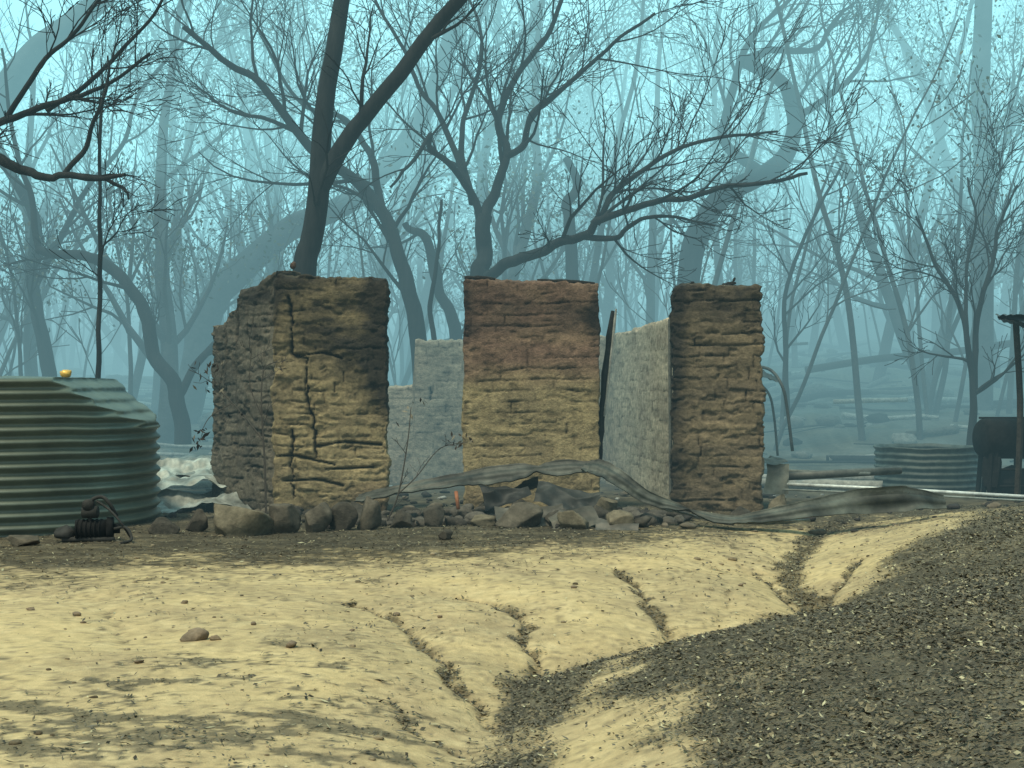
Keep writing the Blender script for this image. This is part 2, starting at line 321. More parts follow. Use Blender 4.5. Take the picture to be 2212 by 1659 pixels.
# ------------------------------------------------------------- mud brick walls
def mudwall(name, a, b, th, top_fn, tone, soot_fn, red_fn=None, cracks=(), res=0.0125, seed=0, parent=None, zb=-0.12, rough=1.0, ch=0.112, gv=1.0, ejag=1.0):
    a = np.array(a, float); b = np.array(b, float); L = np.linalg.norm(b-a); e = (b-a)/L; n = np.array([-e[1], e[0]])
    m = max(8, int(L/res)); k = max(4, int(th/(res*1.5))); H = 2.4; nz = int(H/res)
    fx = np.linspace(0, L, m); jj = np.arange(1, k)/k
    px = np.concatenate([fx, np.full(k-1, L), fx[::-1], np.zeros(k-1)])
    py = np.concatenate([np.zeros(m), jj*th, np.full(m, th), (1-jj)*th])
    nx = np.concatenate([np.zeros(m), np.ones(k-1), np.zeros(m), -np.ones(k-1)])
    ny = np.concatenate([-np.ones(m), np.zeros(k-1), np.ones(m), np.zeros(k-1)])
    s = np.concatenate([fx, L+jj*th, L+th+fx, 2*L+th+jj*th])
    top = top_fn(px)+fbm(px*6+seed, py*6, 2.2)*0.05+fbm(px*25, py*25+seed, 1)*0.02
    t = np.linspace(0, 1, nz)[:, None]
    z = zb+t*(top[None, :]-zb)
    S = np.broadcast_to(s[None], z.shape); PX = np.broadcast_to(px[None], z.shape); PY = np.broadcast_to(py[None], z.shape)
    zw = z+fbm(S*1.3+seed, z*1.0, 3)*0.04+fbm(S*6+seed, z*5, 8, 3)*0.020+fbm(S*22+seed, z*22, 18, 2)*0.008
    row = np.floor(zw/ch); fz = zw/ch-row
    bl = 0.27+0.07*_h(row.astype(np.int64), row.astype(np.int64)*0+seed, row.astype(np.int64)*0+5)
    sw = S+fbm(S*5, z*5, seed+1.5, 2)*0.02+fbm(S*20, z*20, seed+4, 2)*0.01+_h(row.astype(np.int64), row.astype(np.int64)*0+seed, row.astype(np.int64)*0)*0.3
    colm = np.floor(sw/bl); fs = sw/bl-colm
    dz = np.minimum(fz, 1-fz)*ch; ds = np.minimum(fs, 1-fs)*bl
    br = _h(row.astype(np.int64), colm.astype(np.int64), row.astype(np.int64)*0+seed)
    br2 = _h(row.astype(np.int64), colm.astype(np.int64), row.astype(np.int64)*0+seed+9)
    nv = fbm(S*3.6+seed, z*6.5, 12)
    vis = np.clip(0.08*gv+nv*2.4, 0.04*gv, 1.0)
    visv = np.clip(0.10*gv+fbm(S*3.1+seed, z*4.6, 15)*2.4, 0.04*gv, 1.0)
    wdt = 0.004+0.007*np.clip(.5+fbm(S*7, z*7, seed+3.), 0, 1)
    gz = np.exp(-(dz/wdt)**2)*vis; gs = np.exp(-(ds/(wdt*.9))**2)*visv
    gro = np.maximum(gz, gs)
    stri = fbm(S*9+seed, z*22, 6, 4)
    ero = fbm(S*2.2+seed, z*2.8, 1.7, 5)
    pit = sst(0.16, 0.30, fbm(S*8+seed, z*17, 33, 5))
    flake = sst(-0.02, 0.03, fbm(S*3+seed, z*5, 51, 5))
    disp = (-0.022*gro+(br-0.5)*0.006+stri*0.007+ero*0.030-pit*0.013+flake*0.008-.004)*rough
    cd = np.full(z.shape, 9.0)
    for cr in cracks:
        w = fbm(S*16, z*16, 2+seed, 3)*0.04
        cd = np.minimum(cd, segdist(PX+w, z, cr))
    front = (PY < 1e-6)
    cw = 0.005+0.009*np.clip(.5+1.5*fbm(S*5, z*5, 77+seed), 0, 1)
    ck = np.where(front, np.exp(-(cd/cw)**2), 0); disp = disp-0.07*ck
    dc = np.minimum(np.hypot(np.minimum(px, L-px), np.minimum(py, th-py)), 1)[None]
    wear = np.exp(-dc/0.02)*0.014*(1+fbm(S*0+seed, z*5, 3)*1.2)
    topd = np.clip((top[None]-z), 0, 1); wt = np.exp(-topd/0.02)*0.014
    cxn = np.where(px < L/2, 1, -1)[None]; cyn = np.where(py < th/2, 1, -1)[None]
    side = np.where(px < L/2, 0, 50)[None]
    edge = (fbm(px*0+seed+side+PX*0, z*4, 4)*0.035+fbm(px*0+seed+side+PX*0, z*20, 9)*0.018)*ejag*np.exp(-np.minimum(px, L-px)[None]/0.12)*cxn
    lx = PX+nx[None]*(disp-wt)+edge+cxn*wear*np.abs(ny)[None]; ly = PY+ny[None]*(disp-wt)+cyn*wear*np.abs(nx)[None]
    def colour(PX, PY, z, gro, stri, br2, ck, pit):
        t0 = np.array(tone[0]); t1 = np.array(tone[1])
        c = mix(t0, t1, np.clip(0.45+fbm(PX*2.3+seed, z*5, PY*2)*1.1+(br2-0.5)*0.6, 0, 1))
        if red_fn is not None: c = mix(c, np.array([0.215, 0.125, 0.092]), np.clip(red_fn(PX, z)+fbm(PX*3, z*5, 31)*0.25, 0, 0.9))
        so = soot_fn(PX, z)+fbm(PX*2.2+seed, z*4, 41+PY)*0.42+stri*0.26+fbm(PX*9, z*18, 61+PY, 3)*.26
        c = mix(c, np.array([0.030, 0.026, 0.023]), np.clip(so, 0, 0.94))
        c = c*(1-0.6*gro-.3*pit)[..., None]*(1+0.35*stri)[..., None]
        c = mix(c, np.array([0.012, 0.010, 0.009]), ck)
        return np.clip(c, 0.008, 0.9)
    C = colour(PX, PY, z, gro, stri, br2, ck, pit)
    npn = len(px)
    V = np.stack([a[0]+e[0]*lx+n[0]*ly, a[1]+e[1]*lx+n[1]*ly, z], -1)
    verts = V.reshape(-1, 3); F = [grid_faces(nz, npn, True)]
    base = (nz-1)*npn
    G = np.zeros((k+1, m), np.int64)
    G[0] = base+np.arange(m); G[k] = base+(m+k-1)+np.arange(m)[::-1]
    for r in range(1, k):
        G[r, m-1] = base+m+(r-1); G[r, 0] = base+2*m+(k-1)+(k-r-1)
    cnt = nz*npn
    A = V[-1][:m]; Bk = V[-1][(m+k-1):(2*m+k-1)][::-1]
    ex = []
    for r in range(1, k):
        tt = r/k; q = A[1:-1]*(1-tt)+Bk[1:-1]*tt; q = q.copy()
        q[:, 2] += 0.02*math.sin(math.pi*tt)+fbm(q[:, 0]*12, q[:, 1]*12, seed+.5)*0.035*math.sin(math.pi*tt)
        G[r, 1:-1] = cnt+np.arange(m-2); cnt += m-2; ex.append(q)
    ex = np.concatenate(ex)
    a0 = G[:-1, :-1]; a1 = G[:-1, 1:]; a2 = G[1:, 1:]; a3 = G[1:, :-1]
    F.append(np.stack([a0, a1, a2, a3], -1).reshape(-1, 4))
    z0 = np.zeros(len(ex)); cex = colour((ex[:, 0]-a[0]), z0+0.1, ex[:, 2], z0, fbm(ex[:, 0]*20, ex[:, 1]*20, 3), z0+.5, z0, z0)
    mb = MB(); mb.add(np.concatenate([verts, ex]), np.concatenate(F), np.concatenate([C.reshape(-1, 3), cex]))
    return mb.obj(name, M_wall, True, parent)

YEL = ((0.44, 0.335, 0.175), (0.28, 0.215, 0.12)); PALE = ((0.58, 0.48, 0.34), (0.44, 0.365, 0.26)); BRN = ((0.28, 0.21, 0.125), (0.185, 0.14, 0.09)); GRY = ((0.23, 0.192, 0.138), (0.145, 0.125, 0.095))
ruin = empty("ruined_mudbrick_house")
xl = (590-1106)/FP*14; xr = (835-1106)/FP*14
def pz(v, D=14.0): return CAMH-(v-830)/FP*D
def lx(u, D=14.0, x0=xl): return (u-1106)/FP*D-x0
mudwall("front_wall_west", (xl, 14.0), (xr, 14.05), 0.34, lambda p: np.interp(p, [0, .06, .15, .8, 1.13], [2.36, 2.40, 2.38, 2.36, 2.35]), YEL,
        lambda x, z: 1.0*sst(1.05, 1.9, z+0.55*(x-0.55))+0.6*sst(0.8, 1.12, x)*sst(0.3, 1.2, z)-0.16+0.5*sst(0.35, 0.0, z)+.35*sst(.12, 0, x),
        lambda x, z: 0.4*sst(0.7, 1.1, x)*sst(1.2, 2.0, z)+0.35*sst(0.5, .2, z)*sst(.4, .9, x)-0.1,
        cracks=[[(lx(622), pz(640)), (lx(634), pz(700)), (lx(628), pz(765)), (lx(662), pz(775)), (lx(664), pz(850)), (lx(676), pz(900)), (lx(684), pz(990))],
                [(lx(634), pz(930)), (lx(628), pz(1000)), (lx(634), pz(1075))], [(lx(684), pz(965)), (lx(740), pz(955)), (lx(820), pz(962))], [(lx(600), pz(985)), (lx(640), pz(985)), (lx(720), pz(1005))],
                [(lx(640), pz(768)), (lx(700), pz(762)), (lx(740), pz(775))], [(lx(610), pz(1040)), (lx(680), pz(1036)), (lx(740), pz(1050))], [(lx(700), pz(1015)), (lx(810), pz(1010))]], seed=3, parent=ruin, rough=1.05, gv=1.4)
xw = (455-1106)/FP*15.0
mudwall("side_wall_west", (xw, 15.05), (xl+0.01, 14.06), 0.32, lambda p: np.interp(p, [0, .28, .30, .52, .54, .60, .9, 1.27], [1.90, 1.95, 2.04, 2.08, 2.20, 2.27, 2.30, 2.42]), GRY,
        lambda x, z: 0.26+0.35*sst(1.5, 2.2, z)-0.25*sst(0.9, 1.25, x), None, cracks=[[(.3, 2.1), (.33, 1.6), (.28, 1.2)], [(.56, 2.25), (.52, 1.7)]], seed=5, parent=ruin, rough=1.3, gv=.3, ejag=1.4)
xm0 = (1001-1106)/FP*14.2; xm1 = (1297-1106)/FP*14.2
mudwall("front_wall_centre", (xm0, 14.2), (xm1-0.0, 14.25), 0.34, lambda p: np.interp(p, [0, .25, .7, 1.38], [2.36, 2.35, 2.33, 2.31]), YEL,
        lambda x, z: 0.72*sst(1.62, 1.90, z)-0.38*sst(2.08, 2.22, z)+0.35*sst(0.16, 0.0, x)*sst(0.3, 1.8, z)+0.45*sst(1.20, 1.38, x)*sst(.2, 1.9, z)-0.22,
        lambda x, z: 1.0*sst(1.10, 1.60, z)-0.15+0.2*sst(.5, .1, z), seed=7, parent=ruin, rough=0.62, gv=2.6, ejag=.7)
xr0 = (1452-1106)/FP*14.3; xr1 = (1645-1106)/FP*14.3
mudwall("front_wall_east", (xr0, 14.3), (xr1, 14.2), 0.36, lambda p: np.interp(p, [0, .1, .5, .91], [2.27, 2.30, 2.29, 2.27]), BRN,
        lambda x, z: 0.20+0.4*sst(1.7, 2.2, z)+0.6*sst(0.22, 0.0, x)-0.30*sst(.3, .6, x)*sst(1.6, 1.0, z)+.3*sst(.25, 0, z), None, seed=11, parent=ruin, rough=1.25, gv=3.0, ejag=1.2)
mudwall("rear_wall", ((822-1106)/FP*18.5, 18.5), ((1330-1106)/FP*18.5, 18.6), 0.3, lambda p: np.interp(p, [0, .43, .45, 1.2, 3.1], [1.24, 1.26, 1.86, 1.84, 1.92]), PALE,
        lambda x, z: -0.45+0*x, lambda x, z: 0*x+.12, cracks=[[(.66, 1.25), (.66, 1.1)]], seed=13, parent=ruin, rough=0.25, res=0.018, zb=-0.3, gv=3.5, ejag=.5)
mudwall("side_wall_east", (1.22, 18.45), (1.735, 14.75), 0.3, lambda p: np.interp(p, [0, 1.2, 2.5, 3.7], [1.92, 1.93, 1.98, 2.02]), PALE,
        lambda x, z: -0.45+0.3*sst(3.2, 3.7, x), lambda x, z: 0*x+.1, seed=17, parent=ruin, rough=0.22, res=0.018, zb=-0.2, gv=2.5, ejag=.5)
mb = MB()
for u0, v0, u1, v1, D, r in [(1003, 600, 1070, 603, 14.3, .02), (1160, 606, 1285, 612, 14.35, .018), (1560, 617, 1590, 612, 14.4, .02), (1583, 612, 1588, 600, 14.4, .014), (1490, 614, 1500, 611, 14.4, .014)]:
    tube(mb, smooth_path([P(u0, v0, D), (P(u0, v0, D)+P(u1, v1, D))/2+[0, 0, .006], P(u1, v1, D)], 8), np.array([.8, 1, .7, 1.1, .9, 1, .8, .5])*r, 6, (0.03, .028, .025), True)
rock(mb, P(632, 574, 14.15), (.045, .05, .05), 3, (0.1, .06, .04), (8, 12), 12)
mb.obj("charred_roof_remnants", M_rock, False, ruin)
mb = MB()
tube(mb, smooth_path([P(1294, 1000, 14.45), P(1300, 900, 14.45), P(1310, 790, 14.5), P(1324, 672, 14.55)], 14), [.035, .04, .03, .045, .035, .04, .03, .036, .045, .035, .03, .04, .03, .02], 5, (0.03, .03, .028), True)
tube(mb, smooth_path([P(1306, 900, 14.4), P(1318, 790, 14.45), P(1331, 668, 14.5)], 12), [.012, .014, .01, .013, .014, .012, .014, .013, .012, .014, .014, .01], 4, (0.42, .42, .37), True)
mb.obj("charred_door_post", M_rock, False, ruin)
mb = MB()
tube(mb, [P(1447, 690, 14.75), P(1449, 1070, 14.75)], .02, 4, (0.15, .15, .13), True)
mb.obj("door_frame", M_rock, False, ruin)

# ------------------------------------------------------------- bent steel flashing
def strip(mb, pts, width, twist, col, n=70, lip=0.012):
    c = smooth_path(pts, n); tw = np.interp(np.linspace(0, 1, n), np.linspace(0, 1, len(twist)), twist)
    wd = np.interp(np.linspace(0, 1, n), np.linspace(0, 1, len(width)), width)
    tw = tw+fbm(np.arange(n)*.12, 1, 5)*.5
    t = np.gradient(c, axis=0); t /= np.linalg.norm(t, axis=1)[:, None]
    up = np.array([0, 0, 1.0]); s = np.cross(t, up); s /= np.linalg.norm(s, axis=1)[:, None]; u = np.cross(s, t)
    w = np.cos(tw)[:, None]*s-np.sin(tw)[:, None]*u; q = np.cross(t, w)
    prof = [(-.5, lip), (-.48, 0), (-.2, .002), (-.18, 0.010), (.1, .010), (.13, .0), (.48, 0), (.5, lip), (.5, lip-.003), (.485, -.004), (.13, -.004), (.1, .006), (-.18, .006), (-.485, -.004), (-.5, lip-.003)]
    cr = fbm(np.arange(n)*.35, 0, 3)*0.04
    rows = np.stack([c+w*(a*wd*(1+cr*2))[:, None]-q*(b+cr*(a+.3))[:, None] for a, b in prof], 1)
    cc = np.array(col)*(1+1.3*fbm(rows[..., 0].ravel()*5, rows[..., 2].ravel()*12, 2))[:, None]
    mb.add(rows.reshape(-1, 3), grid_faces(n, len(prof), True), cc)
mb = MB()
strip(mb, [P(770, 1078, 13.5), P(850, 1062, 13.35), P(1000, 1036, 13.25), P(1110, 1022, 13.2), P(1200, 1012, 13.15), P(1282, 1010, 13.1)], [.12, .18, .22, .20, .16], [.7, .6, .55, .5, .6, .6], (0.085, .086, .07))
strip(mb, [P(1262, 1006, 13.12), P(1300, 1014, 13.05), P(1345, 1040, 12.97), P(1400, 1076, 12.9), P(1480, 1102, 12.82), P(1570, 1124, 12.7), P(1640, 1118, 12.7), P(1750, 1100, 12.7), P(1850, 1085, 12.8), P(1960, 1078, 12.8), P(2042, 1085, 12.9)],
      [.17, .22, .16, .12, .10, .11, .14, .18, .24, .24, .14], [.6, .7, .9, .9, .4, .4, .6, .8, 1.1, 1.3, .9], (0.075, .08, .065), 120)
strip(mb, [P(1420, 1095, 12.95), P(1520, 1120, 12.85), P(1620, 1130, 12.75), P(1750, 1124, 12.8)], [.03, .05, .04], [.3, .5, .4], (0.30, .31, .28), 40, .006)
mb.obj("bent_steel_flashing", M_metal)

def csheet(mb, origin, ex, ey, w, l, pitch, amp, crumple, col, seed, nx=90, ny=26):
    ex = np.array(ex, float); ex /= np.linalg.norm(ex); ey = np.array(ey, float); ey -= ex*np.dot(ex, ey); ey /= np.linalg.norm(ey); nz = np.cross(ex, ey)
    U, W = np.meshgrid(np.linspace(0, w, nx), np.linspace(0, l, ny))
    fd = 1-2*np.abs(fbm(U*2.3+seed, W*3.1, 6, 3))*2
    h = amp*np.sin(U*2*math.pi/pitch+fbm(U*2, W*2, seed)*2)*np.clip(.6+fbm(U*3, W*3, seed+5)*2, 0, 1)+crumple*fbm(U*1.8+seed, W*1.8, 3, 3)+crumple*.35*fd
    p = np.array(origin)+(U+.12*crumple*5*fbm(U*2, W*2, seed+8))[..., None]*ex+W[..., None]*ey+h[..., None]*nz
    c = np.array(col)*(1+0.9*fbm(U*4+seed, W*4, 1, 5))[..., None]
    mb.add(p.reshape(-1, 3), grid_faces(ny, nx), c.reshape(-1, 3))
mb = MB()
csheet(mb, P(300, 1112, 14.0)+[0, 0, .0], (1, .25, 0.02), (-.1, 1, .16), 1.1, 1.0, .12, .006, .14, (.30, .31, .27), 2, 120, 60)
csheet(mb, P(308, 1066, 14.7), (1, .1, .05), (0, 1, .25), 1.0, .9, .12, .006, .14, (.36, .38, .33), 6, 120, 60)
csheet(mb, P(300, 1030, 15.3), (1, -.1, .04), (0, 1, .2), 1.0, .9, .12, .006, .13, (.30, .32, .28), 11, 120, 60)
csheet(mb, P(290, 1008, 16.0), (1, .1, .0), (0, 1, .1), 1.1, .8, .12, .006, .12, (.2, .22, .2), 15, 120, 60)
mb.obj("crumpled_roofing_sheets", M_metal)
mb = MB()
csheet(mb, P(1040, 1098, 13.4), (1, .15, .12), (0, .6, .5), .45, .30, .2, .003, .16, (.05, .05, .045), 21, 60, 40)
csheet(mb, P(1150, 1090, 13.5), (1, -.2, -.08), (0, .7, .5), .60, .28, .2, .003, .14, (.065, .068, .06), 24, 60, 40)
csheet(mb, P(1060, 1062, 13.7), (1, 0, .22), (0, .5, -.3), .5, .25, .2, .003, .12, (.04, .04, .036), 27, 60, 40)
csheet(mb, P(1070, 1138, 12.75), (1, .1, 0), (0, .5, .35), .62, .28, .2, .010, .07, (.11, .10, .078), 31, 60, 40)
csheet(mb, P(1205, 1150, 12.5), (1, .2, .25), (0, .6, .3), .42, .3, .3, .004, .08, (.12, .108, .082), 34, 60, 40)
csheet(mb, P(1290, 1150, 12.4), (1, -.2, -.05), (-.1, .8, .4), .34, .2, .3, .003, .09, (.11, .10, .08), 37, 60, 40)
mb.obj("burnt_iron_sheets", M_metal)
mb = MB(); tube(mb, [P(985, 1062, 13.2), P(990, 1100, 13.15)], .018, 10, (.36, .15, .08), True); mb.obj("clay_pipe", M_rock)

# ------------------------------------------------------------- water tank
tank = empty("corrugated_water_tank")
TC = np.array([-4.78, 13.2]); R = 1.42
def lathe(mb, prof, cx, cy, seg=120, col=None, dent=0.0, cut=False):
    pr = np.array(prof); a = np.linspace(0, 2*math.pi, seg, endpoint=False)
    r = pr[:, 0][:, None]*np.ones(seg); zz = pr[:, 1][:, None]*np.ones(seg)
    x = cx+r*np.cos(a)[None]; y = cy+r*np.sin(a)[None]
    if dent: 
        d = 1+dent*fbm(np.cos(a)[None]*1.5+zz*.5, np.sin(a)[None]*1.5+zz*.7, 3); x = cx+(x-cx)*d; y = cy+(y-cy)*d
        zz = zz+dent*1.2*fbm(np.cos(a)[None]*2, np.sin(a)[None]*2+zz*0, 5)*np.clip(zz, 0, 1)
    if cut:   # shoulder that has folded inwards in the heat
        lim = cx+R-0.03+ .02*np.sin(zz*2*math.pi/.104)-np.clip(zz-.93, 0, 1)*1.32+fbm(y*2, zz*6, 2)*.05
        lim = lim-0.06*np.clip((y-cy+.9), 0, 2)*sst(.93, 1.2, zz)
        x = np.where(zz > .9, np.minimum(x, lim), x)
    mb.add(np.stack([x, y, zz], -1).reshape(-1, 3), grid_faces(len(pr), seg, True), col)
def corr(p0, p1, pitch, amp, n):
    p0 = np.array(p0, float); p1 = np.array(p1, float); L = np.linalg.norm(p1-p0); d = (p1-p0)/L; nn = np.array([d[1], -d[0]])
    t = np.linspace(0, L, n); return [tuple(p0+d*s+nn*amp*math.sin(2*math.pi*s/pitch)) for s in t]
g = -0.06
mb = MB()
prof = corr((R, g), (R, 1.325), .104, .020, 190)+[(R-.01, 1.345), (R-.04, 1.35)]+[(R*f, 1.352+.02*(1-f)) for f in np.linspace(.95, .02, 30)]
lathe(mb, prof, TC[0], TC[1], 220, None, 0.010, True)
mb.obj("tank_shell", M_tank, True, tank)
mb = MB(); c = P(142, 808, 12.9); rock(mb, c, (.05, .05, .04), 4, (1, 1, 1), (14, 20), 0); tube(mb, [c-[0, 0, .09], c], .02, 8); tube(mb, [c+[-.05, 0, .01], c+[.05, 0, .02]], .016, 8, None, True)
mb.obj("tank_float_valve", M_brass, True, tank)
mb = MB(); c = P(60, 820, 12.6); tube(mb, [c-[.12, 0, .01], c+[.12, 0, -.01]], .025, 8, None, True)
mb.obj("tank_lid", M_black, True, tank)
pump = empty("water_pump")
mb = MB(); c = P(195, 1168, 11.35); gz = float(hfun(c[0], c[1]))
def cyl(p, q, r, s=16): tube(mb, np.array([p, (np.array(p)+np.array(q))/2, q]), r, s, None, True)
c = np.array([c[0], c[1], gz])
cyl(c+[-.12, 0, .1], c+[.12, .05, .1], .075); cyl(c+[.12, .05, .1], c+[.17, .06, .1], .095); cyl(c+[.17, .06, .1], c+[.22, .07, .1], .04)
for i in range(6): cyl(c+[-.1+.035*i, 0.006*i, .1], c+[-.09+.035*i, .006*i, .1], .083)
mb.obj("pump_body", M_black, True, pump)
mb = MB()
tube(mb, smooth_path([c+[0, 0, .15], c+[-.01, 0, .26], c+[.02, 0, .34], c+[.1, 0, .36], c+[.16, .0, .3], c+[.2, .05, .2]], 20), .016, 8, None, True)
cyl(c+[-.06, 0, .24], c+[.06, 0, .24], .05); cyl(c+[-.01, -.05, .3], c+[-.01, .03, .3], .045)
tube(mb, smooth_path([c+[.18, 0, .1], c+[.3, -.05, .12], c+[.36, -.1, .03], c+[.3, -.2, .01]], 16), .012, 8, None, True)
tube(mb, smooth_path([c+[.05, 0, .33], c+[.16, -.02, .26], c+[.26, -.05, .16], c+[.33, 0, .03]], 16), .010, 8, None, True)
cyl(c+[-.22, -.02, .02], c+[.2, -.02, .02], .02)
rock(mb, c+[-.2, .02, .06], (.1, .08, .08), 9, (1, 1, 1), (10, 14), 14)
mb.obj("pump_pipes", mat("sooty_iron", (.03, .029, .026), .8, 0, scale=12, lo=.6, hi=1.6, spec=.3), True, pump)

# ------------------------------------------------------------- right side objects
mb = MB()
c = P(2003, 1010, 17.4); gz = float(hfun(c[0], 16.8)); r = .63
z1 = P(0, 972, 16.8)[2]
prof = corr((r, gz-.05), (r, z1), .076, .012, 60); prof += [(r+.015, z1), (r+.015, z1+.02), (r-.015, z1+.02)]+corr((r-.02, z1), (r-.02, gz), .076, .01, 50)
lathe(mb, prof, c[0], 17.4, 100, (.085, .10, .085), .03)
mb.obj("cut_down_corrugated_tank", M_metal)
bbq = empty("drum_barbecue")
mb = MB(); c = P(2190, 948, 16.0)
pr = np.array([0, .001, .03, .06, .3, .56, .80, .83, .86]); rr = [.001, .2, .225, .23, .23, .235, .23, .225, .001]
tube(mb, np.stack([c[0]-.38+pr, c[1]+pr*.15, c[2]+pr*0], 1), rr, 28)
tube(mb, np.stack([c[0]-.38+np.array([.0, .05, .8, .86]), np.full(4, c[1]-.0)+.05, np.full(4, c[2]+.235)], 1), .012, 8, None, True)
mb.obj("drum", M_black, True, bbq)
mb = MB(); gz = float(hfun(c[0], c[1]))
for dx in (-.3, -.24, .1, .4):
    for dy in (-.14, .2): tube(mb, [(c[0]+dx*1.0, c[1]+dy, c[2]-.12), (c[0]+dx*1.12, c[1]+dy*1.2, gz-.03)], .03, 4, None, True)
for zz in (.15, .34): tube(mb, [(c[0]-.33, c[1]-.15, gz+zz), (c[0]+.44, c[1]-.15, gz+zz)], .014, 4, None, True)
rock(mb, (c[0]-.28, c[1]-.1, gz+.24), (.15, .12, .30), 8, (1, 1, 1), (14, 20), 14)
rock(mb, (c[0]+.05, c[1]+.05, gz+.16), (.26, .15, .24), 9, (1, 1, 1), (14, 20), 14)
mb.obj("stand", M_black, False, bbq)
sh = empty("tin_shelter"); mb = MB()
for x, y, top in [(5.58, 15.5, 2.0), (7.4, 14.6, 1.9), (6.2, 16.6, 2.0), (8.1, 15.8, 1.9)]:
    gz = float(hfun(x, y)); tube(mb, smooth_path([(x-.02, y, gz-.1), (x+.02, y, 1.0), (x-.03, y, top)], 8), .036, 4, (.05, .043, .037), True)
mb.obj("posts_and_beams", M_rock, False, sh)
mb = MB(); csheet(mb, P(2146, 684, 15.2), (1, -.5, -.06), (.5, 1, .0), 2.9, 1.5, .076, .01, .04, (.06, .06, .055), 5, 300, 30)
csheet(mb, P(2150, 690, 15.18), (1, -.4, -.34), (.5, 1, .0), .5, 1.4, .076, .008, .06, (.03, .03, .03), 5, 60, 20)
mb.obj("tin_roof", M_metal, True, sh)
mb = MB()
tube(mb, [P(1690, 1046, 14.8), P(1950, 1058, 14.6), P(2330, 1080, 14.3)], .018, 8, (.72, .74, .68), True)
tube(mb, [P(1690, 1058, 14.6), P(1950, 1068, 14.4), P(2330, 1088, 14.1)], .010, 8, (.3, .32, .28), True)
tube(mb, [P(1690, 1030, 15.2), P(1945, 1016, 15.6)], .045, 8, (.13, .13, .11), True)
tube(mb, [P(1700, 1018, 15.6), P(1880, 1024, 15.4)], .02, 8, (.2, .21, .18), True)
mb.obj("steel_poles", M_metal)
mb = MB(); csheet(mb, P(1655, 1068, 14.8), (1, .2, -.02), (.1, .1, 1), .24, .32, .5, .0, .14, (.26, .24, .18), 3, 24, 24)
csheet(mb, P(1655, 1010, 14.8), (1, .2, .05), (.05, 1, .2), .24, .3, .5, .0, .1, (.22, .2, .16), 13, 24, 24)
mb.obj("crumpled_metal_box", M_metal)
mb = MB()
tube(mb, smooth_path([P(1712, 975, 17), P(1700, 880, 17), P(1690, 835, 17), P(1665, 800, 17.2), P(1625, 790, 17.4)], 20), .02, 6, (.08, .08, .07), True)
tube(mb, smooth_path([P(1680, 985, 17.6), P(1672, 900, 17.6), P(1660, 850, 17.6), P(1625, 815, 17.7)], 20), .016, 6, (.08, .08, .07), True)
csheet(mb, P(1632, 795, 17.2), (1, 0, -.55), (0, 1, .1), .36, .4, .076, .006, .1, (.07, .07, .06), 19, 40, 20)
mb.obj("collapsed_metal_frame", M_metal)

# ------------------------------------------------------------- trees
tips = []
def grow(mb, p, d, L, r, lvl, nseg, wander, up, nch, sides, spread=0.8, rmin=0.004, tipsave=False):
    pts = [p]; dirs = [d]; st = L/nseg
    for i in range(nseg):
        d = d+np.array([rs.randn(), rs.randn(), rs.randn()])*wander; d[2] += up
        d = d/math.sqrt(d[0]*d[0]+d[1]*d[1]+d[2]*d[2]); p = p+d*st; pts.append(p); dirs.append(d)
    rad = np.maximum(r*(1-np.linspace(0, 1, nseg+1)*0.8), rmin)
    tube(mb, pts, rad, sides)
    if lvl <= 0:
        if tipsave: tips.append(pts[-1]); tips.append(pts[len(pts)//2])
        return
    k = nch[0]
    for c in range(k):
        t = 0.2+0.8*(c+rs.rand())/k; i = min(int(t*nseg), nseg); dd = dirs[i]
        q = rs.randn(3); q -= dd*np.dot(q, dd); q /= np.linalg.norm(q)+1e-9
        a = spread*rs.uniform(.5, 1.2); nd = dd*math.cos(a)+q*math.sin(a)
        grow(mb, pts[i], nd, L*rs.uniform(.42, .72)*(1.1-.4*t), rad[i]*rs.uniform(.5, .72), lvl-1, max(4, nseg-1), wander, up, nch[1:], max(3, sides-1), spread, rmin, tipsave)
def hero(name, limbs, m=M_bark, jit=1.0):
    """limbs: (points, r0, r1, children count, child length, levels)"""
    mb = MB()
    for pts, r0, r1, nc, cl, lv in limbs:
        w = [P(*q) for q in pts]; n = max(12, len(pts)*7)
        c = smooth_path(w, n)
        ar = np.arange(n); env = np.minimum(1, ar/5)[:, None]
        c = c+np.stack([fbm(ar*.16, i*7.0+pts[0][0], 1.0, 3) for i in range(3)], 1)*min(.03+r0*.8, .10)*env*jit
        rad = np.linspace(r0, r1, n)*(1+.10*fbm(ar*.25, pts[0][0], 4)*jit); tube(mb, c, rad, 12 if r0 > .08 else 7)
        t = np.gradient(c, axis=0)
        for k in range(nc):
            f = 0.18+0.82*(k+rs.rand())/nc; i = min(int(f*n), n-1); dd = t[i]/np.linalg.norm(t[i])
            q = rs.randn(3); q[1] *= .6; q -= dd*np.dot(q, dd); q /= np.linalg.norm(q)
            a = rs.uniform(.4, .9); nd = dd*math.cos(a)+q*math.sin(a)
            grow(mb, c[i], nd, cl*rs.uniform(.6, 1.3), min(rad[i]*.5, .022+cl*.006), lv, 8, .13, .03, (5, 4, 3), 6, .65, .0042)
    return mb.obj(name, m)
hero("burnt_eucalyptus", [
    ([(640, 1120, 16.6), (655, 620, 16.6), (672, 520, 16.6), (690, 390, 16.6), (694, 300, 16.6), (704, 200, 16.6), (722, 100, 16.6), (742, -40, 16.7), (760, -260, 16.8)], .150, .085, 1, 1.2, 1),
    ([(684, 425, 16.6), (715, 360, 16.55), (755, 295, 16.5), (800, 237, 16.4), (870, 150, 16.3), (930, 70, 16.2), (1000, -10, 16.1), (1100, -140, 16)], .110, .075, 2, 1.3, 2)], jit=.2)
